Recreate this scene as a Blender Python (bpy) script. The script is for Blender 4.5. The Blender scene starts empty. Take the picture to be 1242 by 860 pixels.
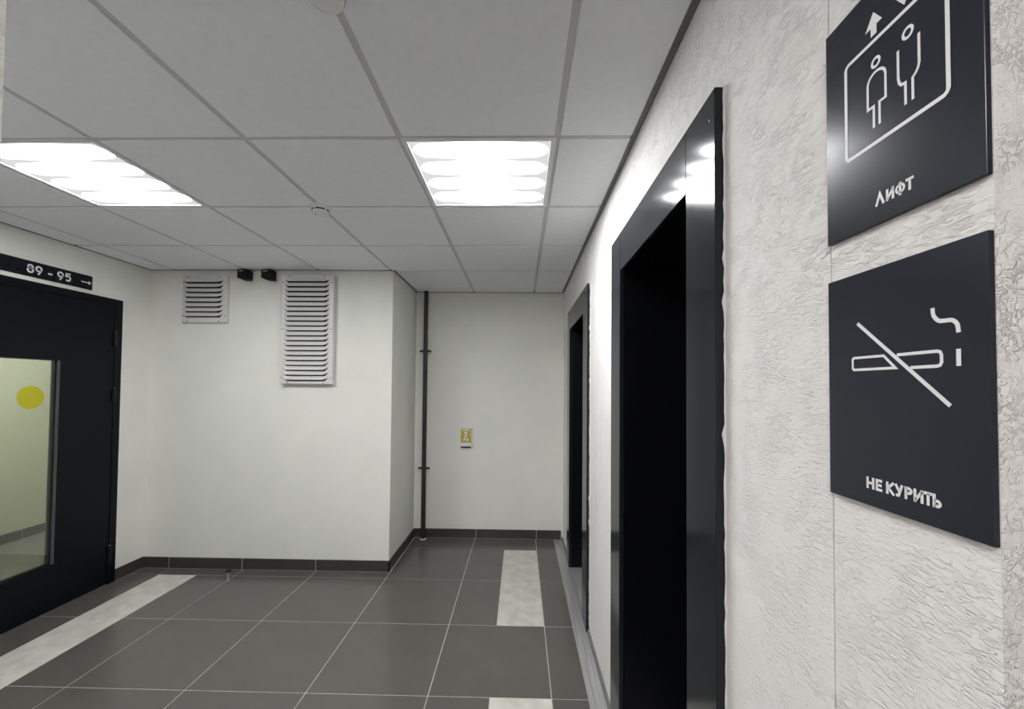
import bpy, bmesh, math, random
from mathutils import Matrix, Vector
random.seed(7)
scene = bpy.context.scene
C = scene.collection

# ------------------------------------------------------------------ camera
def cam_rot(y, p, r):
    return (Matrix.Rotation(y, 3, 'Z') @ Matrix.Rotation(p, 3, 'X') @ Matrix.Rotation(r, 3, 'Y'))
R = cam_rot(0.0210, 0.0237, -0.0083)
cam_data = bpy.data.cameras.new('camera')
cam_data.sensor_fit = 'HORIZONTAL'
cam_data.sensor_width = 36.0
cam_data.lens = 498.46 / 1242 * 36.0
cam_data.shift_x = (621 - 620.38) / 1242
cam_data.shift_y = (457.5 - 430) / 1242
cam_data.clip_start = 0.01
cam = bpy.data.objects.new('camera', cam_data)
right, fwd, up = R.col[0], R.col[1], R.col[2]
M4 = Matrix((right, up, -fwd)).transposed().to_4x4()
M4.translation = (0, 0, 1.5027)
cam.matrix_world = M4
C.objects.link(cam)
scene.camera = cam

# ------------------------------------------------------------------ world, exposure
world = bpy.data.worlds.new('world')
scene.world = world
world.use_nodes = True
world.node_tree.nodes['Background'].inputs[0].default_value = (0.5, 0.5, 0.5, 1)
world.node_tree.nodes['Background'].inputs[1].default_value = 0.05
vs = scene.view_settings
vs.view_transform = 'Standard'
vs.look = 'None'
vs.gamma = 1.0
vs.use_curve_mapping = False
vs.exposure = -0.09
LAMP = 50.0          # radiance of the bright tube bands in the ceiling lamps
ENTRY_LAMP = 64.0
CORRIDOR_LAMP = 39.0

# ------------------------------------------------------------------ main dimensions (metres)
H = 2.45             # suspended ceiling height
XR = 0.435           # right wall face
XL = -3.08           # left wall face
YC = 3.34            # wall carrying the ventilation grilles
XA = -1.05           # side of the alcove
YB = 4.11            # back wall of the alcove
YE0, YE1 = 0.381, 0.578   # wall the camera looks past

# ------------------------------------------------------------------ materials
def new_mat(name):
    m = bpy.data.materials.new(name)
    m.use_nodes = True
    nt = m.node_tree
    return m, nt, nt.nodes['Principled BSDF']

def principled(name, col, rough=0.5, metal=0.0, spec=0.5, coat=0.0, vary=0.0, vscale=8.0, bump=0.0, bscale=200.0, rvary=0.0):
    m, nt, b = new_mat(name)
    b.inputs['Base Color'].default_value = (*col, 1)
    b.inputs['Roughness'].default_value = rough
    b.inputs['Metallic'].default_value = metal
    b.inputs['Specular IOR Level'].default_value = spec
    b.inputs['Coat Weight'].default_value = coat
    N, L = nt.nodes, nt.links
    if vary or bump or rvary:
        tc = N.new('ShaderNodeTexCoord')
    if vary:
        n = N.new('ShaderNodeTexNoise'); n.inputs['Scale'].default_value = vscale; n.inputs['Detail'].default_value = 6
        L.new(tc.outputs['Object'], n.inputs['Vector'])
        r = N.new('ShaderNodeValToRGB')
        r.color_ramp.elements[0].position = 0.3; r.color_ramp.elements[1].position = 0.72
        r.color_ramp.elements[0].color = (*[c * (1 - vary) for c in col], 1)
        r.color_ramp.elements[1].color = (*[min(1, c * (1 + vary)) for c in col], 1)
        L.new(n.outputs['Fac'], r.inputs['Fac']); L.new(r.outputs['Color'], b.inputs['Base Color'])
    if rvary:
        n = N.new('ShaderNodeTexNoise'); n.inputs['Scale'].default_value = vscale; n.inputs['Detail'].default_value = 5
        L.new(tc.outputs['Object'], n.inputs['Vector'])
        mr = N.new('ShaderNodeMapRange'); mr.inputs['To Min'].default_value = rough - rvary; mr.inputs['To Max'].default_value = rough + rvary
        L.new(n.outputs['Fac'], mr.inputs['Value']); L.new(mr.outputs['Result'], b.inputs['Roughness'])
    if bump:
        n = N.new('ShaderNodeTexNoise'); n.inputs['Scale'].default_value = bscale; n.inputs['Detail'].default_value = 3
        L.new(tc.outputs['Object'], n.inputs['Vector'])
        bp = N.new('ShaderNodeBump'); bp.inputs['Strength'].default_value = bump; bp.inputs['Distance'].default_value = 0.001
        L.new(n.outputs['Fac'], bp.inputs['Height']); L.new(bp.outputs['Normal'], b.inputs['Normal'])
    return m

def plaster(name, col, depth, rot=(0.0, 0.0, 0.0), streak=1.0):
    """trowelled decorative plaster: smooth islands between rough, dragged ridges"""
    m, nt, b = new_mat(name)
    N, L = nt.nodes, nt.links
    b.inputs['Roughness'].default_value = 0.75
    b.inputs['Specular IOR Level'].default_value = 0.08
    tc = N.new('ShaderNodeTexCoord')
    def noise(scale, detail, vec=None, dist=0.0, rough=0.55):
        n = N.new('ShaderNodeTexNoise')
        n.inputs['Scale'].default_value = scale; n.inputs['Detail'].default_value = detail
        n.inputs['Distortion'].default_value = dist; n.inputs['Roughness'].default_value = rough
        L.new(vec if vec else tc.outputs['Object'], n.inputs['Vector'])
        return n.outputs['Fac']
    def mr(v, a, c, lo=0.0, hi=1.0):
        n = N.new('ShaderNodeMapRange'); n.clamp = True
        n.inputs['From Min'].default_value = a; n.inputs['From Max'].default_value = c
        n.inputs['To Min'].default_value = lo; n.inputs['To Max'].default_value = hi
        L.new(v, n.inputs['Value']); return n.outputs['Result']
    def mth(op, a, c):
        n = N.new('ShaderNodeMath'); n.operation = op
        for i, v in enumerate((a, c)):
            if isinstance(v, (int, float)): n.inputs[i].default_value = v
            else: L.new(v, n.inputs[i])
        return n.outputs[0]
    mp = N.new('ShaderNodeMapping')
    mp.inputs['Rotation'].default_value = rot
    mp.inputs['Scale'].default_value = (1.0, 0.34, 1.0)
    L.new(tc.outputs['Object'], mp.inputs['Vector'])
    ridges = mr(noise(185, 4, mp.outputs['Vector'], 1.2), 0.47, 0.62)
    patches = mr(noise(22, 3, None, 0.6), 0.38, 0.60, 0.25)
    grit = noise(260, 3)
    waves = noise(34, 3, None, 0.4)
    h = mth('MULTIPLY', ridges, patches)
    h = mth('MULTIPLY', h, 0.75 * streak)
    h = mth('ADD', h, mth('MULTIPLY', grit, 0.28))
    h = mth('ADD', h, mth('MULTIPLY', waves, 0.35))
    bp = N.new('ShaderNodeBump'); bp.inputs['Strength'].default_value = 1.0; bp.inputs['Distance'].default_value = depth
    L.new(h, bp.inputs['Height']); L.new(bp.outputs['Normal'], b.inputs['Normal'])
    r = N.new('ShaderNodeValToRGB')
    r.color_ramp.elements[0].color = (*[c * 0.965 for c in col], 1); r.color_ramp.elements[1].color = (*[c * 1.02 for c in col], 1)
    r.color_ramp.elements[0].position = 0.3; r.color_ramp.elements[1].position = 0.7
    L.new(noise(3.0, 5), r.inputs['Fac']); L.new(r.outputs['Color'], b.inputs['Base Color'])
    return m

M = {}
M['plaster'] = plaster('plaster', (0.85, 0.84, 0.815), 0.0019, (math.radians(35), 0, 0))
M['plaster_smooth'] = plaster('plaster_smooth', (0.85, 0.85, 0.80), 0.0013, (0, 0, math.radians(90)), 0.5)
M['corridor_paint'] = plaster('corridor_paint', (0.74, 0.74, 0.58), 0.0006, streak=0.3)
M['ceiling_tile'] = principled('ceiling_tile', (0.885, 0.90, 0.925), 0.9, spec=0.1, bump=0.35, bscale=320, vary=0.02, vscale=30)
M['grid_metal'] = principled('grid_metal', (0.60, 0.60, 0.61), 0.45)
M['wall_angle'] = principled('wall_angle', (0.16, 0.16, 0.16), 0.5)  # darkened so the ceiling-edge angles carry the shadow-gap line
M['plenum'] = principled('plenum', (0.25, 0.25, 0.25), 0.9)
M['tile'] = principled('porcelain_tile', (0.108, 0.101, 0.091), 0.24, spec=0.5, vary=0.06, vscale=5, rvary=0.05, bump=0.05, bscale=400)
M['skirting_tile'] = principled('skirting_tile', (0.052, 0.045, 0.039), 0.4, vary=0.10, vscale=12)
M['concrete_tile'] = principled('concrete_tile', (0.60, 0.59, 0.535), 0.42, vary=0.19, vscale=11, rvary=0.06)
M['corridor_floor'] = principled('corridor_floor_tile', (0.27, 0.27, 0.24), 0.3, vary=0.06, vscale=6)
M['grout'] = principled('grout', (0.52, 0.51, 0.49), 0.9, vary=0.15, vscale=20)
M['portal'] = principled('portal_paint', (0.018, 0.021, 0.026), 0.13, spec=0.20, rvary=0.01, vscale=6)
M['lift_door'] = principled('lift_door_paint', (0.009, 0.011, 0.017), 0.4)
M['sign'] = principled('sign_plastic', (0.018, 0.0215, 0.032), 0.21, spec=0.30, bump=0.03, bscale=600)
M['sign_shaded'] = principled('sign_plastic_shaded', (0.007, 0.008, 0.013), 0.35, spec=0.25)  # copy of the sign plastic with dimmer light put into its colour
M['portal_shaded'] = principled('portal_paint_shaded', (0.003, 0.0035, 0.006), 0.35, spec=0.22)  # portal paint copied darker, shade of the recess put into the colour
M['print'] = principled('sign_print', (0.80, 0.81, 0.82), 0.55)
M['door_paint'] = principled('door_paint', (0.0022, 0.0038, 0.0068), 0.42, spec=0.18, bump=0.1, bscale=500)
M['black'] = principled('black_plastic', (0.006, 0.006, 0.007), 0.5, spec=0.25)
M['rubber'] = principled('black_rubber', (0.01, 0.01, 0.01), 0.7)
M['pipe'] = principled('pipe_paint', (0.028, 0.026, 0.022), 0.38, vary=0.15, vscale=30)
M['vent'] = principled('vent_enamel', (0.72, 0.71, 0.69), 0.45, vary=0.03)
M['slot'] = principled('slot_dark', (0.02, 0.02, 0.019), 0.9)
M['screw'] = principled('screw_steel', (0.16, 0.15, 0.14), 0.5, metal=0.6)
M['white_plastic'] = principled('white_plastic', (0.78, 0.78, 0.77), 0.45)
M['yellow'] = principled('yellow_film', (0.50, 0.47, 0.012), 0.5)
M['box_yellow'] = principled('box_yellow', (0.50, 0.40, 0.03), 0.5, vary=0.15, vscale=40)
M['reveal'] = principled('reveal_grey', (0.09, 0.095, 0.10), 0.5)
M['steel'] = principled('satin_steel', (0.40, 0.40, 0.37), 0.45, metal=0.3)
M['chrome'] = principled('chrome', (0.75, 0.75, 0.73), 0.22, metal=1.0)
M['filler'] = principled('filler_paste', (0.75, 0.74, 0.72), 0.8, bump=0.5, bscale=150)

def brushed(name, col, rough, metal):
    m, nt, b = new_mat(name)
    N, L = nt.nodes, nt.links
    b.inputs['Metallic'].default_value = metal; b.inputs['Roughness'].default_value = rough
    tc = N.new('ShaderNodeTexCoord'); mp = N.new('ShaderNodeMapping'); mp.inputs['Scale'].default_value = (70, 1.5, 20)
    L.new(tc.outputs['Object'], mp.inputs['Vector'])
    n = N.new('ShaderNodeTexNoise'); n.inputs['Scale'].default_value = 1.6; n.inputs['Detail'].default_value = 8
    L.new(mp.outputs['Vector'], n.inputs['Vector'])
    r = N.new('ShaderNodeValToRGB')
    r.color_ramp.elements[0].color = (*[c * 0.6 for c in col], 1); r.color_ramp.elements[1].color = (*[c * 1.25 for c in col], 1)
    r.color_ramp.elements[0].position = 0.3; r.color_ramp.elements[1].position = 0.75
    L.new(n.outputs['Fac'], r.inputs['Fac']); L.new(r.outputs['Color'], b.inputs['Base Color'])
    return m
M['sill'] = brushed('sill_metal', (0.44, 0.44, 0.435), 0.40, 0.3)

def glass_mat():
    m = bpy.data.materials.new('door_glass'); m.use_nodes = True
    nt = m.node_tree; N, L = nt.nodes, nt.links
    N.remove(N['Principled BSDF'])
    t = N.new('ShaderNodeBsdfTransparent'); t.inputs[0].default_value = (0.93, 0.96, 0.90, 1)
    g = N.new('ShaderNodeBsdfGlossy'); g.inputs['Roughness'].default_value = 0.02
    f = N.new('ShaderNodeFresnel'); f.inputs[0].default_value = 1.45
    mx = N.new('ShaderNodeMixShader')
    L.new(f.outputs[0], mx.inputs[0]); L.new(t.outputs[0], mx.inputs[1]); L.new(g.outputs[0], mx.inputs[2])
    L.new(mx.outputs[0], N['Material Output'].inputs[0])
    return m
M['glass'] = glass_mat()

def lamp_mat(name, strength, tint=(0.985, 0.99, 1.0)):
    """four fluorescent tubes glowing through an opal panel; tubes run along local X"""
    m = bpy.data.materials.new(name); m.use_nodes = True
    nt = m.node_tree; N, L = nt.nodes, nt.links
    N.remove(N['Principled BSDF'])
    tc = N.new('ShaderNodeTexCoord'); sp = N.new('ShaderNodeSeparateXYZ'); L.new(tc.outputs['Object'], sp.inputs[0])
    def mth(op, a, c=None):
        n = N.new('ShaderNodeMath'); n.operation = op
        for i, v in enumerate((a, c)):
            if v is None: continue
            if isinstance(v, (int, float)): n.inputs[i].default_value = v
            else: L.new(v, n.inputs[i])
        return n.outputs[0]
    wave = mth('COSINE', mth('MULTIPLY', mth('SUBTRACT', sp.outputs['Y'], 0.0675), 2 * math.pi / 0.135))
    wave = mth('ADD', mth('MULTIPLY', wave, 0.5), 0.5)
    ax = mth('ABSOLUTE', sp.outputs['X'])
    xx = mth('POWER', mth('DIVIDE', ax, 0.279), 1.7)
    end = mth('POWER', mth('MAXIMUM', mth('DIVIDE', mth('SUBTRACT', ax, 0.228), 0.048), 0.0), 2.0)
    v = mth('SUBTRACT', mth('SUBTRACT', mth('ADD', wave, 0.05), mth('MULTIPLY', xx, 0.24)), mth('MULTIPLY', end, 0.85))
    v = mth('MINIMUM', mth('MULTIPLY', mth('MAXIMUM', v, 0.0), 1.7), 1.0)
    v = mth('POWER', v, 1.3)
    e = mth('ADD', mth('MULTIPLY', v, strength), 0.78)
    em = N.new('ShaderNodeEmission'); em.inputs[0].default_value = (*tint, 1)
    L.new(e, em.inputs[1]); L.new(em.outputs[0], N['Material Output'].inputs[0])
    return m
M['lamp'] = lamp_mat('lamp_panel', LAMP)
M['lamp_entry'] = lamp_mat('lamp_panel_entry', ENTRY_LAMP, (1.0, 0.955, 0.955))
M['lamp_corridor'] = lamp_mat('lamp_panel_corridor', CORRIDOR_LAMP)

# ------------------------------------------------------------------ helpers
WL = {}          # object name -> world offset of its origin (all parents are only translated)
def woff(o):
    return WL.get(o.name, Vector((0, 0, 0))) if o else Vector((0, 0, 0))

def link(name, mesh, parent=None, origin=None):
    o = bpy.data.objects.new(name, mesh); C.objects.link(o)
    w = Vector(origin) if origin is not None else woff(parent)
    WL[o.name] = w.copy()
    if parent:
        o.parent = parent
    o.location = w - woff(parent)
    return o

def props(o, label=None, cat=None, group=None, kind=None):
    if label: o['label'] = label
    if cat: o['category'] = cat
    if group: o['group'] = group
    if kind: o['kind'] = kind
    return o

def thing(name, label, cat, loc, group=None):
    o = bpy.data.objects.new(name, None); C.objects.link(o)
    o.empty_display_size = 0.05
    o.location = loc; WL[o.name] = Vector(loc)
    return props(o, label, cat, group)

class MB:
    def __init__(s): s.bm = bmesh.new()
    def box(s, a, b, bev=0.0, seg=1):
        a, b = [min(p, q) for p, q in zip(a, b)], [max(p, q) for p, q in zip(a, b)]
        r = bmesh.ops.create_cube(s.bm, size=1.0)
        for v in r['verts']:
            v.co = Vector([(a[i] + b[i]) / 2 + v.co[i] * (b[i] - a[i]) for i in range(3)])
        if bev:
            es = list({e for v in r['verts'] for e in v.link_edges})
            bmesh.ops.bevel(s.bm, geom=es, offset=bev, segments=seg, affect='EDGES', profile=0.5)
        return s
    def cyl(s, a, b, r, seg=20, r2=None):
        a, b = Vector(a), Vector(b); d = b - a
        rot = d.to_track_quat('Z', 'Y').to_matrix().to_4x4()
        bmesh.ops.create_cone(s.bm, cap_ends=True, segments=seg, radius1=r, radius2=r if r2 is None else r2,
                              depth=d.length, matrix=Matrix.Translation((a + b) / 2) @ rot)
        return s
    def lathe(s, centre, prof, seg=32, axis=-1):
        """profile (radius, height) turned about a vertical axis; height runs along axis*Z"""
        rings = []
        for r, h in prof:
            rings.append([s.bm.verts.new((centre[0] + r * math.cos(2 * math.pi * i / seg), centre[1] + r * math.sin(2 * math.pi * i / seg), centre[2] + axis * h)) for i in range(seg)])
        for q, w in zip(rings, rings[1:]):
            for i in range(seg):
                s.bm.faces.new((q[i], q[(i + 1) % seg], w[(i + 1) % seg], w[i]))
        s.bm.faces.new(rings[0]); s.bm.faces.new(rings[-1])
        return s
    def poly(s, pts):
        s.bm.faces.new([s.bm.verts.new(p) for p in pts]); return s
    def prism(s, pts, d):
        """polygon extruded by vector d"""
        d = Vector(d)
        a = [s.bm.verts.new(p) for p in pts]; b = [s.bm.verts.new(Vector(p) + d) for p in pts]
        s.bm.faces.new(a); s.bm.faces.new(b[::-1])
        n = len(pts)
        for i in range(n): s.bm.faces.new((a[i], b[i], b[(i + 1) % n], a[(i + 1) % n]))
        return s
    def build(s, name, mat, parent=None, origin=None, smooth=False):
        w = Vector(origin) if origin is not None else woff(parent)
        bmesh.ops.recalc_face_normals(s.bm, faces=s.bm.faces)
        for v in s.bm.verts: v.co -= w
        me = bpy.data.meshes.new(name); s.bm.to_mesh(me); s.bm.free()
        me.materials.append(M[mat])
        if smooth:
            me.set_sharp_from_angle(angle=math.radians(40)) if hasattr(me, 'set_sharp_from_angle') else None
            for p in me.polygons: p.use_smooth = True
        return link(name, me, parent, origin)

def stroke(pts, w, closed=False, caps=False):
    """2-D polyline -> list of quads (mitred)"""
    P = [Vector(p) for p in pts]; n = len(P); L_, R_ = [], []
    for i in range(n):
        if closed: a, b = P[i] - P[i - 1], P[(i + 1) % n] - P[i]
        else:
            a = P[i] - P[i - 1] if i > 0 else P[1] - P[0]
            b = P[i + 1] - P[i] if i < n - 1 else P[-1] - P[-2]
        a = a.normalized(); b = b.normalized()
        na, nb = Vector((-a.y, a.x)), Vector((-b.y, b.x))
        m = (na + nb)
        m = m.normalized() if m.length > 1e-6 else na
        k = w / 2 / max(0.35, m.dot(na))
        L_.append(P[i] + m * k); R_.append(P[i] - m * k)
    q = []
    for i in range(n if closed else n - 1):
        j = (i + 1) % n
        q.append((L_[i], L_[j], R_[j], R_[i]))
    return q

def arc(cx, cy, rx, ry, a0, a1, n=14):
    return [(cx + rx * math.cos(math.radians(a0 + (a1 - a0) * i / n)), cy + ry * math.sin(math.radians(a0 + (a1 - a0) * i / n))) for i in range(n + 1)]

def smooth_line(pts, n=8):
    """Catmull-Rom through 2-D points"""
    P = [Vector(p) for p in pts]; P = [2 * P[0] - P[1]] + P + [2 * P[-1] - P[-2]]
    out = []
    for i in range(1, len(P) - 2):
        for k in range(n):
            t = k / n
            out.append(0.5 * ((2 * P[i]) + (P[i + 1] - P[i - 1]) * t + (2 * P[i - 1] - 5 * P[i] + 4 * P[i + 1] - P[i + 2]) * t * t + (3 * P[i] - P[i - 1] - 3 * P[i + 1] + P[i + 2]) * t ** 3))
    out.append(P[-2]); return [tuple(p) for p in out]

# ------------------------------------------------------------------ walls
def wall(name, boxes, mat='plaster'):
    mb = MB()
    for a, b in boxes: mb.box(a, b)
    return props(mb.build(name, mat), kind='structure')

# lift portals (outer y0,y1; inner i0,i1)
PORTALS = [(0.881, 1.886, 1.037, 1.724), (2.562, 3.622, 2.735, 3.470)]
PZ, PI = 2.155, 1.995
WT = 0.36
rb = []
ycur = YE1 + 0.005
for (y0, y1, i0, i1) in PORTALS:
    rb.append(((XR, ycur, 0), (XR + WT, i0 - 0.03, H + 0.05)))
    rb.append(((XR, i0 - 0.03, PI + 0.03), (XR + WT, i1 + 0.03, H + 0.05)))
    ycur = i1 + 0.03
rb.append(((XR, ycur, 0), (XR + WT, YB + 0.15, H + 0.05)))
wall('wall_right', rb)
wall('wall_back', [((XA, YB, 0), (XR, YB + 0.15, H + 0.05))], 'plaster_smooth')
wall('wall_center', [((XL - 0.0, YC, 0), (XA, YB + 0.15, H + 0.05))], 'plaster_smooth')
DY0, DY1, DZ = 1.75, 3.10, 2.142      # door opening on the left wall
XLo = XL - 0.14
wall('wall_left', [((XLo, DY1 - 0.012, 0), (XL, YB + 0.15, H + 0.05)), ((XLo, YE1, 0), (XL, DY0 + 0.012, H + 0.05)),
                   ((XLo, DY0 + 0.012, DZ - 0.012), (XL, DY1 - 0.012, H + 0.05))], 'plaster_smooth')
wall('wall_entry', [((XLo, YE0, 0), (-0.763, YE1, H + 0.05)), ((XR - 0.0022, YE0, 0), (1.7, YE1, H + 0.05))])
# the space the camera stands in
wall('wall_entry_left', [((-1.75, -2.0, 0), (-1.6, YE0, H + 0.05))])
wall('wall_entry_right', [((1.6, -2.0, 0), (1.75, YE0, H + 0.05))])
wall('wall_entry_rear', [((-1.75, -2.15, 0), (1.75, -2.0, H + 0.05))])
# the corridor behind the door
XK = -4.80
wall('wall_corridor', [((XK - 0.12, 0.9, 0), (XK, 5.6, H + 0.05)), ((XK, 0.8, 0), (XLo, 0.9, H + 0.05)), ((XK, 5.5, 0), (XLo, 5.6, H + 0.05)),
                       ((XLo - 0.005, YB + 0.15, 0), (XLo + 0.1, 5.5, H + 0.05))], 'corridor_paint')

# ------------------------------------------------------------------ floor
fx, fy = 0.164, 2.0215
fl = MB()
fl.box((XLo, YE1 - 0.197, -0.10), (XR + WT, YB + 0.1, -0.0010))
floor = props(fl.build('floor', 'grout'), kind='structure')
tile_cache = {}
def floor_tile(x0, x1, y0, y1, mat, gap=0.0021):
    w, d = round(x1 - x0 - 2 * gap, 4), round(y1 - y0 - 2 * gap, 4)
    if w < 0.004 or d < 0.004: return
    key = (w, d, mat)
    c = Vector(((x0 + x1) / 2, (y0 + y1) / 2, 0))
    if key not in tile_cache:
        mb = MB().box((c.x - w / 2, c.y - d / 2, -0.012), (c.x + w / 2, c.y + d / 2, 0.0))
        o = mb.build('floor_tile', mat, floor, origin=c)
        tile_cache[key] = o.data
    else:
        o = link('floor_tile', tile_cache[key], floor, origin=c)
XS = 0.343           # inner edge of the metal strip along the lifts
cols = [XL] + [fx + 0.6 * k for k in range(-5, 1)] + [XS]
rows = [YE0] + [fy + 0.6 * k for k in range(-2, 4)] + [YB]
for ri in range(len(rows) - 1):
    y0, y1 = rows[ri], rows[ri + 1]
    for ci in range(len(cols) - 1):
        x0, x1 = cols[ci], cols[ci + 1]
        spans = [(x0, x1, 'tile')]
        if ci == 1 and y1 < 3.3:                       # pale band before the door
            spans = [(x0, x0 + 0.3, 'concrete_tile'), (x0 + 0.3, x1, 'tile')]
        if ci == 5 and (2.6 < y0 < 3.7 or y0 < 1.5):    # pale inserts before the lifts
            spans = [(x0, x1 - 0.298, 'tile'), (x1 - 0.298, x1, 'concrete_tile')]
        for a, b, m in spans:
            ya, yb = y0, y1
            if y1 > YC and b <= XA + 0.02: yb = min(yb, YC)      # in front of the grille wall
            if y0 >= YC and b <= XA + 0.02: continue
            if y1 > YC and a < XA < b - 0.02 and y0 > YC - 0.5: pass
            if yb - ya < 0.01: continue
            floor_tile(a, b, ya, yb, m)
# metal strip along the lift wall, thin cover strip at its foot
props(MB().box((XS, YE1, -0.012), (XR - 0.013, YB, 0.002)).build('trim_1', 'sill', origin=(0.38, 2.3, 0)), kind='structure')
t2 = MB()
for a, b in ((YE1, PORTALS[0][0]), (PORTALS[0][1], PORTALS[1][0]), (PORTALS[1][1], YB)):
    t2.box((XR - 0.013, a, -0.01), (XR, b, 0.022), 0.002)
props(t2.build('trim_2', 'wall_angle', origin=(0.43, 2.3, 0)), kind='structure')
props(MB().box((-1.75, -2.15, -0.1), (1.75, YE0, 0.0)).build('floor_entry', 'tile', origin=(0, -0.8, 0)), kind='structure')
props(MB().box((XK - 0.12, 0.8, -0.1), (XLo, 5.6, 0.0)).build('floor_corridor', 'corridor_floor', origin=(-4, 3, 0)), kind='structure')

# ------------------------------------------------------------------ skirting tiles
BH = 0.088
def skirting(name, p0, p1, normal, joints, mat='skirting_tile'):
    """tiles from p0 to p1 (2-D) standing on a thin mortar backing"""
    p0, p1, n = Vector(p0), Vector(p1), Vector(normal)
    d = (p1 - p0); ln = d.length; d.normalize()
    def bx(mb, a, b, t0, t1, z0, z1):
        q = [p0 + d * a + n * t0, p0 + d * b + n * t1]
        mb.box((q[0].x, q[0].y, z0), (q[1].x, q[1].y, z1))
    mid = p0 + d * ln / 2
    mb = MB(); bx(mb, 0, ln, 0.0, 0.0092, 0, BH - 0.001)
    root = props(mb.build(name, 'grout', origin=(mid.x, mid.y, 0)), kind='structure')
    js = [0.0] + list(joints) + [ln]
    for a, b in zip(js, js[1:]):
        mb = MB(); bx(mb, a + (0.0024 if a > 0 else 0), b - (0.0024 if b < ln else 0), 0.0, 0.010, 0.0025, BH)
        c = p0 + d * (a + b) / 2
        mb.build('skirting_tile', mat, root, origin=(c.x, c.y, 0))
skirting('baseboard_center', (XL, YC), (XA, YC), (0, -1), [0.226, 0.832, 1.436])
skirting('baseboard_alcove', (XA, YC - 0.010), (XA, YB), (1, 0), [0.28])
skirting('baseboard_back', (XA, YB), (XR - 0.02, YB), (0, -1), [0.624, 1.222])
skirting('baseboard_left', (XL, DY1), (XL, YC), (1, 0), [])
skirting('baseboard_corridor', (XK, 0.9), (XK, 5.5), (1, 0), [0.6 * k for k in range(1, 8)])

# ------------------------------------------------------------------ suspended ceiling
gx, gy = 0.1332, 1.540
DROP = 0.005
cm = MB()
cm.box((XLo, YE0, H + 0.03), (XR + WT, YB + 0.15, H + 0.12))
ceiling = props(cm.build('ceiling', 'plenum'), kind='structure')
props(MB().box((-1.75, -2.15, H), (1.75, YE0, H + 0.12)).build('ceiling_entry', 'ceiling_tile', origin=(0, -0.9, H)), kind='structure')
props(MB().box((XK - 0.12, 0.8, H), (XLo, 5.6, H + 0.12)).build('ceiling_corridor', 'ceiling_tile', origin=(-4, 3, H)), kind='structure')
ct_cache = {}
def ceiling_tile(x0, x1, y0, y1):
    w, d = round(x1 - x0, 4), round(y1 - y0, 4)
    if w < 0.02 or d < 0.02: return
    c = Vector(((x0 + x1) / 2, (y0 + y1) / 2, H)); key = (w, d)
    if key not in ct_cache:
        o = MB().box((x0, y0, H), (x1, y1, H + 0.016), 0.0012).build('ceiling_tile', 'ceiling_tile', ceiling, origin=c)
        ct_cache[key] = o.data
    else:
        link('ceiling_tile', ct_cache[key], ceiling, origin=c)
ccols = [XL] + [gx + 0.6 * k for k in range(-5, 1)] + [XR]
crows = [YE1] + [gy + 0.6 * k for k in range(-1, 5)] + [YB]
G, WG = 0.0115, 0.017
LIGHTS = [(5, 2), (2, 2)]
for ci in range(len(ccols) - 1):
    for ri in range(len(crows) - 1):
        x0, x1, y0, y1 = ccols[ci], ccols[ci + 1], crows[ri], crows[ri + 1]
        if (ci, ri) in LIGHTS: continue
        if y0 >= YC - 0.01:
            if x1 <= XA + 0.02: continue
        a = x0 + (WG if ci == 0 or (y0 >= YC - 0.01 and x0 < XA + 0.001 and x1 > XA) else G)
        if y0 >= YC - 0.01 and x0 < XA < x1: a = XA + WG
        b = x1 - (WG + 0.006 if ci == len(ccols) - 2 else G)
        c = y0 + (WG if ri == 0 else G); d = y1 - (WG if ri == len(crows) - 2 or (abs(y1 - YC) < 0.01 and x1 < XA + 0.1) else G)
        ceiling_tile(a, b, c, d)
for k in range(1, len(ccols) - 1):                   # main runners, front to back
    x = ccols[k]; ye = YB if x > XA else YC
    if abs(x - XA) < 0.03: ye = YC
    MB().box((x - 0.012, YE1, H + DROP), (x + 0.012, ye, H + DROP + 0.022)).build('main_runner', 'grid_metal', ceiling, origin=(x, 2.0, H))
for k in range(1, len(crows) - 1):                   # cross tees
    y = crows[k]
    if abs(y - YC) < 0.01: xs = [(XA, XR)]
    elif y > YC: xs = [(XA, XR)]
    else: xs = [(XL, XR)]
    for a, b in xs:
        pts = [a] + [x for x in ccols[1:-1] if a < x < b] + [b]
        for p, q in zip(pts, pts[1:]):
            if q - p < 0.05: continue
            MB().box((p + 0.012, y - 0.012, H + DROP + 0.0005), (q - 0.012, y + 0.012, H + DROP + 0.020)).build('cross_tee', 'grid_metal', ceiling, origin=((p + q) / 2, y, H))
def angle(a, b, low=True):  # low ones show their dark colour as the shadow gap
    MB().box((a[0], a[1], H - 0.0015 if low else H + DROP - 0.002), (b[0], b[1], H + DROP + 0.02)).build('wall_angle', 'wall_angle', ceiling, origin=((a[0] + b[0]) / 2, (a[1] + b[1]) / 2, H))
angle((XR - 0.024, YE1), (XR, YB), False); angle((XL, YE1), (XL + 0.019, YC)); angle((XL + 0.019, YC - 0.019), (XA, YC))
angle((XA, YC), (XA + 0.019, YB)); angle((XA + 0.019, YB - 0.019), (XR - 0.024, YB))

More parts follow.
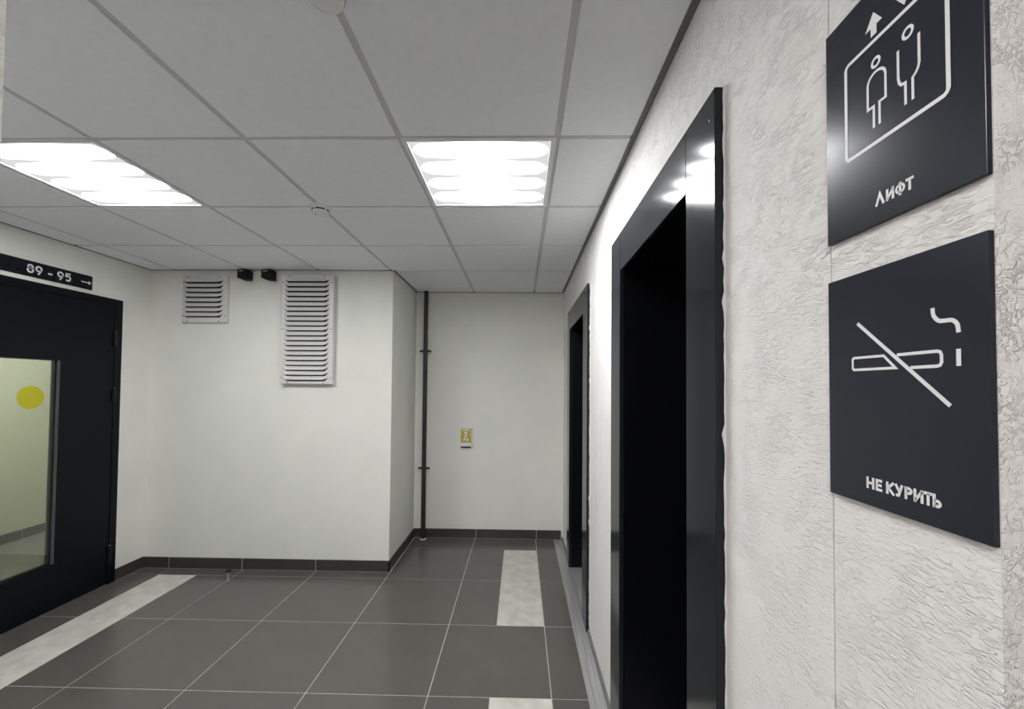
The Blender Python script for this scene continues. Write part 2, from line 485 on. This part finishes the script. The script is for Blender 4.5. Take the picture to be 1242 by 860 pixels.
# ------------------------------------------------------------------ ceiling lamps
def lamp(cx, cy, label, mat, z=H, group='square ceiling lamps'):
    t = thing('ceiling_lamp', label, 'lamp', (cx, cy, z), group)
    s, i = 0.2975, 0.279
    f = MB()
    for a, b in (((cx - s, cy - s), (cx + s, cy - i)), ((cx - s, cy + i), (cx + s, cy + s)), ((cx - s, cy - i), (cx - i, cy + i)), ((cx + i, cy - i), (cx + s, cy + i))):
        f.box((a[0], a[1], z - 0.001), (b[0], b[1], z + 0.03))
    f.build('lamp_frame', 'white_plastic', t)
    MB().box((cx - i, cy - i, z + 0.008), (cx + i, cy + i, z + 0.012)).build('lamp_diffuser', mat, t)
    return t
lamp(ccols[5] + 0.3, crows[2] + 0.3, 'square fluorescent ceiling lamp near the lift wall, seen whole', 'lamp')
lamp(ccols[2] + 0.3, crows[2] + 0.3, 'square fluorescent ceiling lamp at the left edge, above the dark door', 'lamp')
lamp(-0.40, -0.75, 'square ceiling lamp behind the viewpoint, outside the picture', 'lamp_entry', z=H - 0.0305)
lamp(-3.95, 3.3, 'square ceiling lamp in the corridor behind the dark glazed door', 'lamp_corridor', z=H - 0.0305)

# ------------------------------------------------------------------ smoke detectors
def detector(cx, cy, label):
    t = thing('smoke_detector', label, 'smoke detector', (cx, cy, H), 'smoke detectors on the ceiling')
    MB().lathe((cx, cy, H + 0.009), [(0.0, 0), (0.050, 0), (0.050, 0.016), (0.047, 0.019), (0.0, 0.019)][1:4], 32).build('base', 'white_plastic', t, smooth=True)
    b = MB().lathe((cx, cy, H - 0.010), [(0.045, 0), (0.045, 0.008), (0.040, 0.010), (0.040, 0.013), (0.043, 0.015), (0.040, 0.026), (0.026, 0.032), (0.024, 0.0325)], 32).build('body', 'white_plastic', t, smooth=True)
    for k, (d0, d1) in enumerate(((-100, -38), (-18, 4), (22, 82), (100, 160), (180, 240))):
        s = MB(); n = 8; r0, r1 = 0.0395, 0.0440
        for i in range(n):
            u, v = math.radians(d0 + (d1 - d0) * i / n), math.radians(d0 + (d1 - d0) * (i + 1) / n)
            s.prism([(cx + r_ * math.cos(t_), cy + r_ * math.sin(t_), H - 0.0255) for r_, t_ in ((r0, u), (r1, u), (r1, v), (r0, v))], (0, 0, 0.0075))
        s.build('smoke_slot', 'slot', t)
    MB().cyl((cx - 0.022, cy - 0.010, H - 0.041), (cx - 0.022, cy - 0.010, H - 0.0435), 0.0025, 10).build('indicator', 'slot', t)
detector(ccols[4], crows[3], 'white smoke detector at a grid crossing between the two lit lamps')
detector(ccols[5], crows[1], 'white smoke detector cut off by the top edge of the picture')

# ------------------------------------------------------------------ lift portals
def portal(p, label, screws):
    y0, y1, i0, i1 = p
    ym = (y0 + y1) / 2; XF = XR - 0.020; XD = XR + 0.285
    t = thing('lift_doorway', label, 'lift doorway', (XR, ym, 0), 'lift doorways in the right wall')
    for a, b, r0, r1 in ((y0, i0, i0 - 0.022, i0), (i1, y1, i1, i1 + 0.022)):
        mb = MB().box((XF, a, 0.0025), (XR - 0.0005, b, PZ), 0.002)
        j = mb.build('jamb', 'portal', t)
        MB().box((XR, r0, 0.0025), (XD, r1, PI + 0.02)).build('jamb_return', 'portal_shaded', j)
    h = MB().box((XF + 0.0005, i0 + 0.0008, PI), (XR - 0.0005, i1 - 0.0008, PZ), 0.0015).build('header', 'portal', t)
    MB().box((XR, i0, PI), (XD, i1, PI + 0.02)).build('soffit', 'portal_shaded', h)
    ymid = i0 + (i1 - i0) * 0.5
    for a, b in ((i0 - 0.02, ymid - 0.002), (ymid + 0.002, i1 + 0.02)):
        MB().box((XD + 0.002, a, 0.006), (XD + 0.03, b, PI + 0.02)).build('lift_door_panel', 'lift_door', t)
    MB().box((XR - 0.012, i0, -0.002), (XD + 0.05, i1, 0.004)).build('sill_plate', 'sill', t)
    g = MB()
    for k in range(3): g.box((XD - 0.05 + 0.018 * k, i0 + 0.002, 0.004), (XD - 0.044 + 0.018 * k, i1 - 0.002, 0.0055))
    g.build('sill_groove', 'slot', t)
    # squeezed-out filler along the side edges of the portal
    for yy, sg in ((y0, -1), (y1, 1)):
        mb = MB(); n = 90; prev = None
        rr = random.Random(int(yy * 1000))
        for i in range(n + 1):
            z = 0.05 + (PZ - 0.05) * i / n
            w = 0.003 + 0.0035 * rr.random() + (0.002 if rr.random() < 0.06 else 0)
            e = XR - 0.002 - 0.003 * rr.random() - (0.004 if rr.random() < 0.04 else 0)
            cur = [mb.bm.verts.new((XR + 0.001, yy + sg * w, z)), mb.bm.verts.new((e, yy + sg * 0.0005 + sg * w * 0.3, z)), mb.bm.verts.new((XR + 0.001, yy - sg * 0.0, z))]
            if prev:
                for q in range(2): mb.bm.faces.new((prev[q], prev[q + 1], cur[q + 1], cur[q]))
            prev = cur
        mb.build('filler_bead', 'filler', t)
    for (yy, zz) in screws:
        MB().cyl((XF - 0.0012, yy, zz), (XF + 0.001, yy, zz), 0.0022, 10).build('screw', 'chrome', t)
portal(PORTALS[0], 'tall dark grey metal lift doorway nearest the signs, cut by the bottom edge', [(0.905, 2.095), (0.905, 0.62)])
portal(PORTALS[1], 'smaller-looking dark lift doorway farther along, next to the back wall', [(2.59, 1.95), (2.60, 0.45)])

# ------------------------------------------------------------------ wall signs on the right pier
SX = 0.427
def sgn(mb, quads, lift=0.0004):
    for q in quads:
        mb.poly([(SX - lift, 0.577 - p[0] / 1000, p[1] / 1000) for p in q])
def strokes(name, lines, parent, lift=0.0004):
    mb = MB()
    for pts, w, cl in lines:
        sgn(mb, stroke(pts, w, cl), lift)
    return mb.build(name, 'print', parent)
def plate(root, z0, z1):
    MB().box((SX, 0.3815, z0), (XR - 0.0025, 0.577, z1), 0.0004).build('plate', 'sign', root)
def rrect(x0, x1, y0, y1, r, n=6):
    out = []
    for cx, cy, a in ((x1 - r, y1 - r, 0), (x0 + r, y1 - r, 90), (x0 + r, y0 + r, 180), (x1 - r, y0 + r, 270)):
        out += arc(cx, cy, r, r, a, a + 90, n)
    return out
def letters(spec, W):
    """bold block letters from strokes; spec: list of (char, x0, x1), z0..z1"""
    lines = []
    for ch, x0, x1, z0, z1 in spec:
        h = W / 2; xm, zm = (x0 + x1) / 2, (z0 + z1) / 2
        if ch == 'Λ': lines += [([(x0 + h, z0), (xm, z1 - h * 0.4), (x1 - h, z0)], W, False)]
        elif ch == 'И': lines += [([(x0 + h, z1), (x0 + h, z0)], W, False), ([(x1 - h, z1), (x1 - h, z0)], W, False), ([(x0 + h, z0 + h), (x1 - h, z1 - h)], W, False)]
        elif ch == 'Ф': lines += [([(xm, z1), (xm, z0)], W, False), (arc(xm, zm + 0.2, (x1 - x0) / 2 - h, (z1 - z0) * 0.33 - h * 0.3, 0, 360, 24)[:-1], W * 0.85, True)]
        elif ch == 'Т': lines += [([(x0, z1 - h), (x1, z1 - h)], W, False), ([(xm, z1 - h), (xm, z0)], W, False)]
        elif ch == 'Н': lines += [([(x0 + h, z1), (x0 + h, z0)], W, False), ([(x1 - h, z1), (x1 - h, z0)], W, False), ([(x0 + h, zm), (x1 - h, zm)], W, False)]
        elif ch == 'Е': lines += [([(x1, z1 - h), (x0 + h, z1 - h), (x0 + h, z0 + h), (x1, z0 + h)], W, False), ([(x0 + h, zm), (x1 - 0.8, zm)], W, False)]
        elif ch == 'К': lines += [([(x0 + h, z1), (x0 + h, z0)], W, False), ([(x1 - h * 0.9, z1), (x0 + h, zm - 0.6)], W, False), ([(x0 + W, zm), (x1 - h * 0.8, z0)], W, False)]
        elif ch == 'У': lines += [([(x0 + h * 0.9, z1), (xm + h * 0.4, zm - 1.2)], W, False), ([(x1 - h * 0.9, z1), (xm - h * 0.1, z0 + h * 1.2), (x0 + h * 1.2, z0 + h)], W, False)]
        elif ch == 'Р': lines += [([(x0 + h, z1), (x0 + h, z0)], W, False), ([(x0 + h, z1 - h)] + arc(x1 - h - (z1 - zm - h) / 2 - 0.6, (z1 - h + zm - 1 + h * 0.6) / 2, (z1 - zm - h) / 2 + 0.6, (z1 - h - zm + 1 - h * 0.6) / 2, 90, -90, 10) + [(x0 + h, zm - 1 + h * 0.6)], W, False)]
        elif ch == 'Ь': lines += [([(x0 + h, z1), (x0 + h, z0)], W, False), ([(x0 + h, zm + 1 - h * 0.6)] + arc(x1 - h - (zm - z0 - h) / 2 - 0.6, (z0 + h + zm + 1 - h * 0.6) / 2, (zm - z0 - h) / 2 + 0.6, (zm + 1 - h * 0.6 - z0 - h) / 2, 90, -90, 10) + [(x0 + h, z0 + h)], W, False)]
    return lines

s1 = thing('lift_sign', 'upper dark square sign with lift pictogram of two figures', 'sign', (XR, 0.48, 1.702), 'dark signs on the right wall')
plate(s1, 1.702, 1.996)
fr = rrect(35, 163.5, 1801, 1927, 6)
strokes('cabin_outline', [(fr, 4.6, True)], s1)
strokes('figure', [(arc(80.5, 1899, 5.2, 5.2, 0, 360, 24)[:-1], 3.2, True),
                   (arc(81, 1876, 12.3, 11.5, 0, 180, 16)[::-1] + [(93.3, 1847.5), (85, 1847.5), (85, 1820.5)], 3.2, False),
                   ([(68.7, 1876), (68.5, 1847), (77, 1847), (77, 1820.5)], 3.2, False)], s1)
strokes('figure', [(arc(121.5, 1899.5, 5.6, 5.6, 0, 360, 24)[:-1], 3.2, True),
                   ([(109.5, 1888.5), (109.5, 1856), (110.6, 1850), (113.5, 1846.2), (118, 1845.5), (118, 1820.5)], 3.2, False),
                   ([(134, 1888.5), (134, 1856), (132.6, 1851), (129.8, 1847.4), (126.5, 1845), (126.5, 1820.5)], 3.2, False)], s1)
ar = MB(); q = [(78, 1963), (90, 1945), (82.3, 1945), (82.3, 1934), (74, 1934), (74, 1945), (66, 1945)]
ar.poly([(SX - 0.0004, 0.577 - a / 1000, b / 1000) for a, b in q]); ar.build('arrow', 'print', s1)
ar = MB(); q = [(118, 1934), (106, 1952), (114, 1952), (114, 1963), (122, 1963), (122, 1952), (130, 1952)]
ar.poly([(SX - 0.0004, 0.577 - a / 1000, b / 1000) for a, b in q]); ar.build('arrow', 'print', s1)
strokes('lettering', letters([('Λ', 77, 90.5, 1723, 1737), ('И', 92, 102.5, 1723, 1737), ('Ф', 103.5, 116.2, 1722.5, 1737.5), ('Т', 116.6, 126, 1723, 1737)], 3.1), s1)

s2 = thing('no_smoking_sign', 'lower dark square sign with struck-out cigarette pictogram', 'sign', (XR, 0.48, 1.362), 'dark signs on the right wall')
plate(s2, 1.362, 1.650)
strokes('cigarette', [([(43, 1543), (86, 1543), (101, 1528), (43, 1528), (41.2, 1529.8), (41.2, 1541.2)], 3.1, True),
                      ([(103, 1542.6), (148, 1543), (151, 1542), (152.3, 1539), (152.3, 1531.5), (151, 1528.6), (148, 1527.6), (119, 1527.4)], 3.4, False)], s2)
strokes('slash', [([(49.5, 1586.5), (160.5, 1487.5)], 4.3, False)], s2, 0.0007)
strokes('smoke_mark', [(smooth_line([(144, 1588), (145, 1580), (150, 1574), (156.5, 1573), (163, 1572.4), (167.6, 1568), (169, 1559.5)]), 4.2, False)], s2)
strokes('ember_mark', [([(168.6, 1543.5), (168.6, 1526.8)], 4.4, False)], s2)
z0, z1 = 1382.6, 1396.6
strokes('lettering', letters([('Н', 60, 71.2, z0, z1), ('Е', 73, 82, z0, z1), ('К', 87, 98.4, z0, z1), ('У', 97.6, 108.6, z0, z1), ('Р', 110, 119.4, z0, z1),
                              ('И', 120.4, 131.4, z0, z1), ('Т', 132, 140.6, z0, z1), ('Ь', 141, 150.2, z0, z1)], 3.2), s2)

# ------------------------------------------------------------------ dark glazed door on the left
door = bpy.data.objects.new('door_1', None); C.objects.link(door); door.empty_display_size = 0.05
door.location = (XL, 2.425, 0); WL[door.name] = Vector((XL, 2.425, 0))
props(door, 'dark navy metal door with tall glass pane in the left wall', 'door', kind='structure')
FX = XL + 0.008
fw = 0.052
mb = MB()
mb.box((XLo, DY1 - fw, 0.0), (FX, DY1, DZ), 0.001); mb.box((XLo, DY0, 0.0), (FX, DY0 + fw, DZ), 0.001); mb.box((XLo, DY0 + fw, DZ - fw), (FX, DY1 - fw, DZ), 0.001)
mb.build('door_frame', 'door_paint', door)
LX1, LX0 = XL + 0.004, XL - 0.056
l0, l1, lz = DY0 + fw + 0.003, DY1 - fw - 0.003, DZ - fw - 0.003
g0, g1, gz0, gz1 = 2.165, 2.684, 0.305, 1.656
mb = MB()
mb.box((LX0, l0, 0.008), (LX1, g0, lz)); mb.box((LX0, g1, 0.008), (LX1, l1, lz)); mb.box((LX0, g0, 0.008), (LX1, g1, gz0)); mb.box((LX0, g0, gz1), (LX1, g1, lz))
leaf = mb.build('door_leaf', 'door_paint', door)
MB().box((XL - 0.022, g0, gz0), (XL - 0.016, g1 - 0.004, gz1)).build('glass_pane', 'glass', leaf)
bd = MB()
for a, b in (((g0, gz0), (g1, gz0 + 0.004)), ((g0, gz1 - 0.004), (g1, gz1)), ((g0, gz0 + 0.004), (g0 + 0.004, gz1 - 0.004))):
    bd.box((XL - 0.05, a[0], a[1]), (XL - 0.0221, b[0], b[1]))
bd.build('glazing_bead', 'door_paint', leaf)
MB().box((LX0, g1 - 0.004, gz0), (XL + 0.003, g1, gz1)).build('reveal_strip', 'reveal', leaf)  # grey strip over the leaf edge beside the glass
for za, zb in ((1.784, 1.896), (1.368, 1.467), (0.147, 0.289)):
    hg = MB().cyl((XL + 0.012, l1 + 0.0015, za), (XL + 0.012, l1 + 0.0015, zb), 0.011, 16).build('hinge', 'black', door, smooth=True)
    MB().cyl((XL + 0.012, l1 + 0.0015, zb), (XL + 0.012, l1 + 0.0015, zb + 0.006), 0.0075, 12, 0.003).build('hinge_pin', 'screw', hg)
hd = MB()
hd.box((XL + 0.004, l0 + 0.05, 0.98), (XL + 0.012, l0 + 0.085, 1.14), 0.002); hd.cyl((XL + 0.012, l0 + 0.067, 1.08), (XL + 0.05, l0 + 0.067, 1.08), 0.008); hd.cyl((XL + 0.05, l0 + 0.06, 1.08), (XL + 0.05, l0 + 0.18, 1.08), 0.009)
hd.build('door_handle', 'black', door)
# yellow visibility disc stuck on the glass
dk = MB(); dk.cyl((XL - 0.0159, 2.540, 1.411), (XL - 0.0152, 2.540, 1.411), 0.073, 48)
props(dk.build('visibility_sticker', 'yellow', origin=(XL - 0.016, 2.540, 1.411)), 'round yellow sticker on the glass of the dark door', 'sticker')

# number plate above the door
np_ = thing('apartment_sign', 'long dark plate with apartment numbers 89 - 95 above the door', 'sign', (XL, 2.48, 2.17))
MB().box((XL + 0.0004, 2.10, 2.170), (XL + 0.008, 2.868, 2.268), 0.0008).build('plate', 'sign_shaded', np_)
def nstrokes(name, lines):
    mb = MB()
    for pts, w, cl in lines:
        for qd in stroke(pts, w, cl):
            mb.poly([(XL + 0.0084, p[0], p[1]) for p in qd])
    mb.build(name, 'print', np_)
W = 0.0105
def dig(ch, x, zc=2.2195, h=0.056, w=0.040):
    t, b = zc + h / 2 - W / 2, zc - h / 2 + W / 2
    xm = x + w / 2; r = w / 2 - W / 2
    if ch == '8':
        return [(arc(xm, t - 0.0105, r * 0.82, 0.0105, 0, 360, 20)[:-1], W, True), (arc(xm, b + 0.0135, r, 0.0135, 0, 360, 20)[:-1], W, True)]
    if ch == '9':
        return [(arc(xm, t - r, r, r, 0, 360, 20)[:-1], W, True), ([(xm + r * 0.97, t - r * 1.25), (xm + r * 0.45, b + 0.010), (xm - r * 0.25, b - W / 2)], W, False)]
    if ch == '5':
        return [([(x + w - 0.005, t), (x + 0.010, t), (x + 0.007, zc + 0.001)], W, False), ([(x + 0.007, zc + 0.001)] + arc(xm - 0.001, b + 0.0155, r, 0.0155, 105, -140, 16), W, False)]
for ch, x in (('8', 2.474), ('9', 2.5195), ('9', 2.6425), ('5', 2.6885)): nstrokes('digit', dig(ch, x))
nstrokes('dash', [([(2.590, 2.213), (2.616, 2.213)], W, False)])
nstrokes('arrow', [([(2.792, 2.2165), (2.850, 2.2165)], 0.0065, False), ([(2.840, 2.2265), (2.856, 2.2165), (2.840, 2.2065)], 0.0065, False)])

# ------------------------------------------------------------------ ventilation grilles
def grille(x0, x1, z0, z1, depth, n, label, lx0, lx1, lz_first, pitch):
    """front face at YC-depth; louvres pressed outward; lz_first = lip height of the top louvre"""
    yf = YC - depth
    t = thing('ventilation_grille', label, 'vent grille', ((x0 + x1) / 2, YC, z0), 'louvred ventilation grilles')
    MB().box((x0, yf, z0), (x1, YC - 0.0005, z1), 0.003).build('casing', 'vent', t)
    hh = pitch * 0.74
    me_l = me_s = None
    for i in range(n):
        zl = lz_first - i * pitch
        o = Vector(((lx0 + lx1) / 2, yf, zl))
        w = (lx1 - lx0) / 2; ins = 0.030; pr = 0.024
        if me_l is None:
            mb = MB(); v = mb.bm.verts.new
            a, b = v((o.x - w, yf - 0.0003, zl + hh)), v((o.x + w, yf - 0.0003, zl + hh))
            c, d = v((o.x + w - 0.004, yf - pr * 0.55, zl + hh * 0.60)), v((o.x - w + 0.004, yf - pr * 0.55, zl + hh * 0.60))
            e, f = v((o.x + w - ins, yf - pr, zl)), v((o.x - w + ins, yf - pr, zl))
            g, h = v((o.x + w, yf - 0.0012, zl + hh * 0.45)), v((o.x - w, yf - 0.0012, zl + hh * 0.45))
            fs = mb.bm.faces.new
            fs((a, b, c, d)); fs((d, c, e, f)); fs((b, g, c)); fs((c, g, e)); fs((h, a, d)); fs((h, d, f))
            ob = mb.build('louvre', 'vent', t, origin=o); me_l = ob.data
            mb = MB()
            mb.poly([(o.x - w - 0.005, yf - 0.0008, zl + hh * 0.50), (o.x + w + 0.005, yf - 0.0008, zl + hh * 0.50), (o.x + w - ins + 0.007, yf - 0.0008, zl - 0.0085), (o.x - w + ins - 0.007, yf - 0.0008, zl - 0.0085)])
            ob = mb.build('louvre_slot_shade', 'slot', t, origin=o); me_s = ob.data  # dark sheet paints the shade in the slot and past the hood ends
        else:
            link('louvre', me_l, t, origin=o); link('louvre_slot_shade', me_s, t, origin=o)
    return t, yf
def screws(t, yf, pts):
    for x, z in pts: MB().cyl((x, yf - 0.002, z), (x, yf + 0.001, z), 0.0052, 10).build('screw', 'screw', t)
t, yf = grille(-2.790, -2.412, 2.010, 2.398, 0.026, 8, 'small square white louvred vent grille, left of the two', -2.774, -2.452, 2.342, 0.0402)
screws(t, yf, [(-2.740, 2.386), (-2.480, 2.386), (-2.780, 2.345), (-2.424, 2.345), (-2.780, 2.065), (-2.424, 2.065), (-2.745, 2.022), (-2.480, 2.022)])
t, yf = grille(-1.950, -1.520, 1.512, 2.400, 0.048, 21, 'tall rectangular white louvred vent grille, right of the two', -1.918, -1.558, 2.345, 0.0399)
screws(t, yf, [(-1.885, 2.390), (-1.595, 2.390), (-1.936, 2.340), (-1.536, 2.340), (-1.936, 1.958), (-1.536, 1.958), (-1.936, 1.562), (-1.536, 1.562), (-1.885, 1.522), (-1.595, 1.522)])

# ------------------------------------------------------------------ two small black boxes under the ceiling
def black_box(cx, label):
    t = thing('black_box', label, 'box', (cx, YC, 2.40), 'small black boxes under the ceiling')
    MB().box((cx - 0.03, YC - 0.010, 2.375), (cx + 0.03, YC - 0.0005, 2.435), 0.003).build('bracket', 'black', t)
    y0, y1 = YC - 0.064, YC - 0.010
    pts = [(cx - 0.046, 2.440), (cx + 0.032, 2.444), (cx + 0.046, 2.434), (cx + 0.046, 2.358), (cx - 0.004, 2.358), (cx - 0.047, 2.374)]
    b = MB(); b.prism([(x, y0, z) for x, z in pts], (0, y1 - y0, 0)); b.build('body', 'black', t)
    MB().box((cx - 0.034, y0 - 0.002, 2.426), (cx + 0.004, y0 + 0.002, 2.432), 0.001).build('highlight_strip', 'white_plastic', t)  # white strip paints the highlight near the top edge
black_box(-2.262, 'small black box under the ceiling, nearer the square grille')
black_box(-2.064, 'small black box under the ceiling, nearer the tall grille')

# ------------------------------------------------------------------ pipe in the alcove
px_, py_ = -0.942, 4.058
t = thing('wall_pipe', 'thin black vertical pipe running floor to ceiling in the alcove corner', 'pipe', (px_, py_, 0))
MB().cyl((px_, py_, 0.0), (px_, py_, H + 0.006), 0.0215, 24).build('pipe', 'pipe', t, smooth=True)
for z in (1.850, 0.694):
    c = MB(); c.cyl((px_, py_, z - 0.011), (px_, py_, z + 0.011), 0.0265, 24); c.box((px_ - 0.058, py_ - 0.004, z - 0.010), (px_ + 0.058, py_ + 0.004, z + 0.010), 0.001)
    cl = c.build('clamp', 'pipe', t)
    MB().cyl((px_, py_ + 0.02, z), (px_, YB - 0.0005, z), 0.006, 10).build('clamp_stud', 'screw', cl)
    for s in (-1, 1): MB().cyl((px_ + s * 0.046, py_ - 0.009, z), (px_ + s * 0.046, py_ + 0.008, z), 0.006, 6).build('clamp_bolt', 'pipe', cl)
MB().lathe((px_, py_, 0.0), [(0.031, 0), (0.031, 0.004), (0.023, 0.009)], 24, 1).build('floor_collar', 'filler', t)

# ------------------------------------------------------------------ yellow box on the back wall
bx0, bx1, bz0, bz1 = -0.592, -0.474, 0.895, 1.094
t = thing('wall_box', 'small yellow and white box mounted on the alcove back wall', 'wall box', ((bx0 + bx1) / 2, YB, bz0))
MB().box((bx0, YB - 0.030, bz0 + 0.012), (bx1, YB - 0.0005, bz1), 0.006, 2).build('body', 'white_plastic', t)
MB().box((bx0 + 0.012, YB - 0.0325, bz0 + 0.052), (bx1 - 0.010, YB - 0.029, bz1 - 0.008), 0.001).build('front_panel', 'box_yellow', t)
pc = MB(); xm = (bx0 + bx1) / 2 - 0.002
def flat(pts): pc.poly([(x, YB - 0.0329, z) for x, z in pts])
flat([(xm + 0.016 * math.cos(a * math.pi / 8), 1.043 + 0.016 * math.sin(a * math.pi / 8)) for a in range(16)])
flat([(xm - 0.014, 1.000), (xm + 0.014, 1.000), (xm + 0.010, 1.024), (xm - 0.010, 1.024)])
flat([(xm - 0.026, 0.966), (xm - 0.006, 0.966), (xm + 0.002, 0.996), (xm - 0.016, 0.996)])
flat([(xm + 0.006, 0.962), (xm + 0.030, 0.962), (xm + 0.026, 0.990), (xm + 0.010, 0.990)])
flat([(xm - 0.030, 1.066), (xm + 0.034, 1.066), (xm + 0.034, 1.080), (xm - 0.030, 1.080)])
pc.build('pictogram', 'white_plastic', t)
MB().box((bx0 + 0.012, YB - 0.026, bz0), (bx1 - 0.012, YB - 0.002, bz0 + 0.0118), 0.001).build('bottom_shadow', 'slot', t)  # dark block paints the shadow along the underside of the box

# ------------------------------------------------------------------ door stop on the floor
sx, sy = -2.226, 3.140
t = thing('door_stop', 'short steel door stop with black rubber cap on the floor', 'door stop', (sx, sy, 0))
MB().lathe((sx, sy, 0.0), [(0.016, 0), (0.016, 0.003), (0.010, 0.006)], 20, 1).build('foot', 'chrome', t, smooth=True)
MB().cyl((sx, sy, 0.005), (sx, sy, 0.068), 0.0072, 16).build('post', 'steel', t, smooth=True)
MB().lathe((sx, sy, 0.066), [(0.013, 0), (0.0185, 0.003), (0.0185, 0.018), (0.014, 0.022)], 20, 1).build('rubber_cap', 'rubber', t, smooth=True)
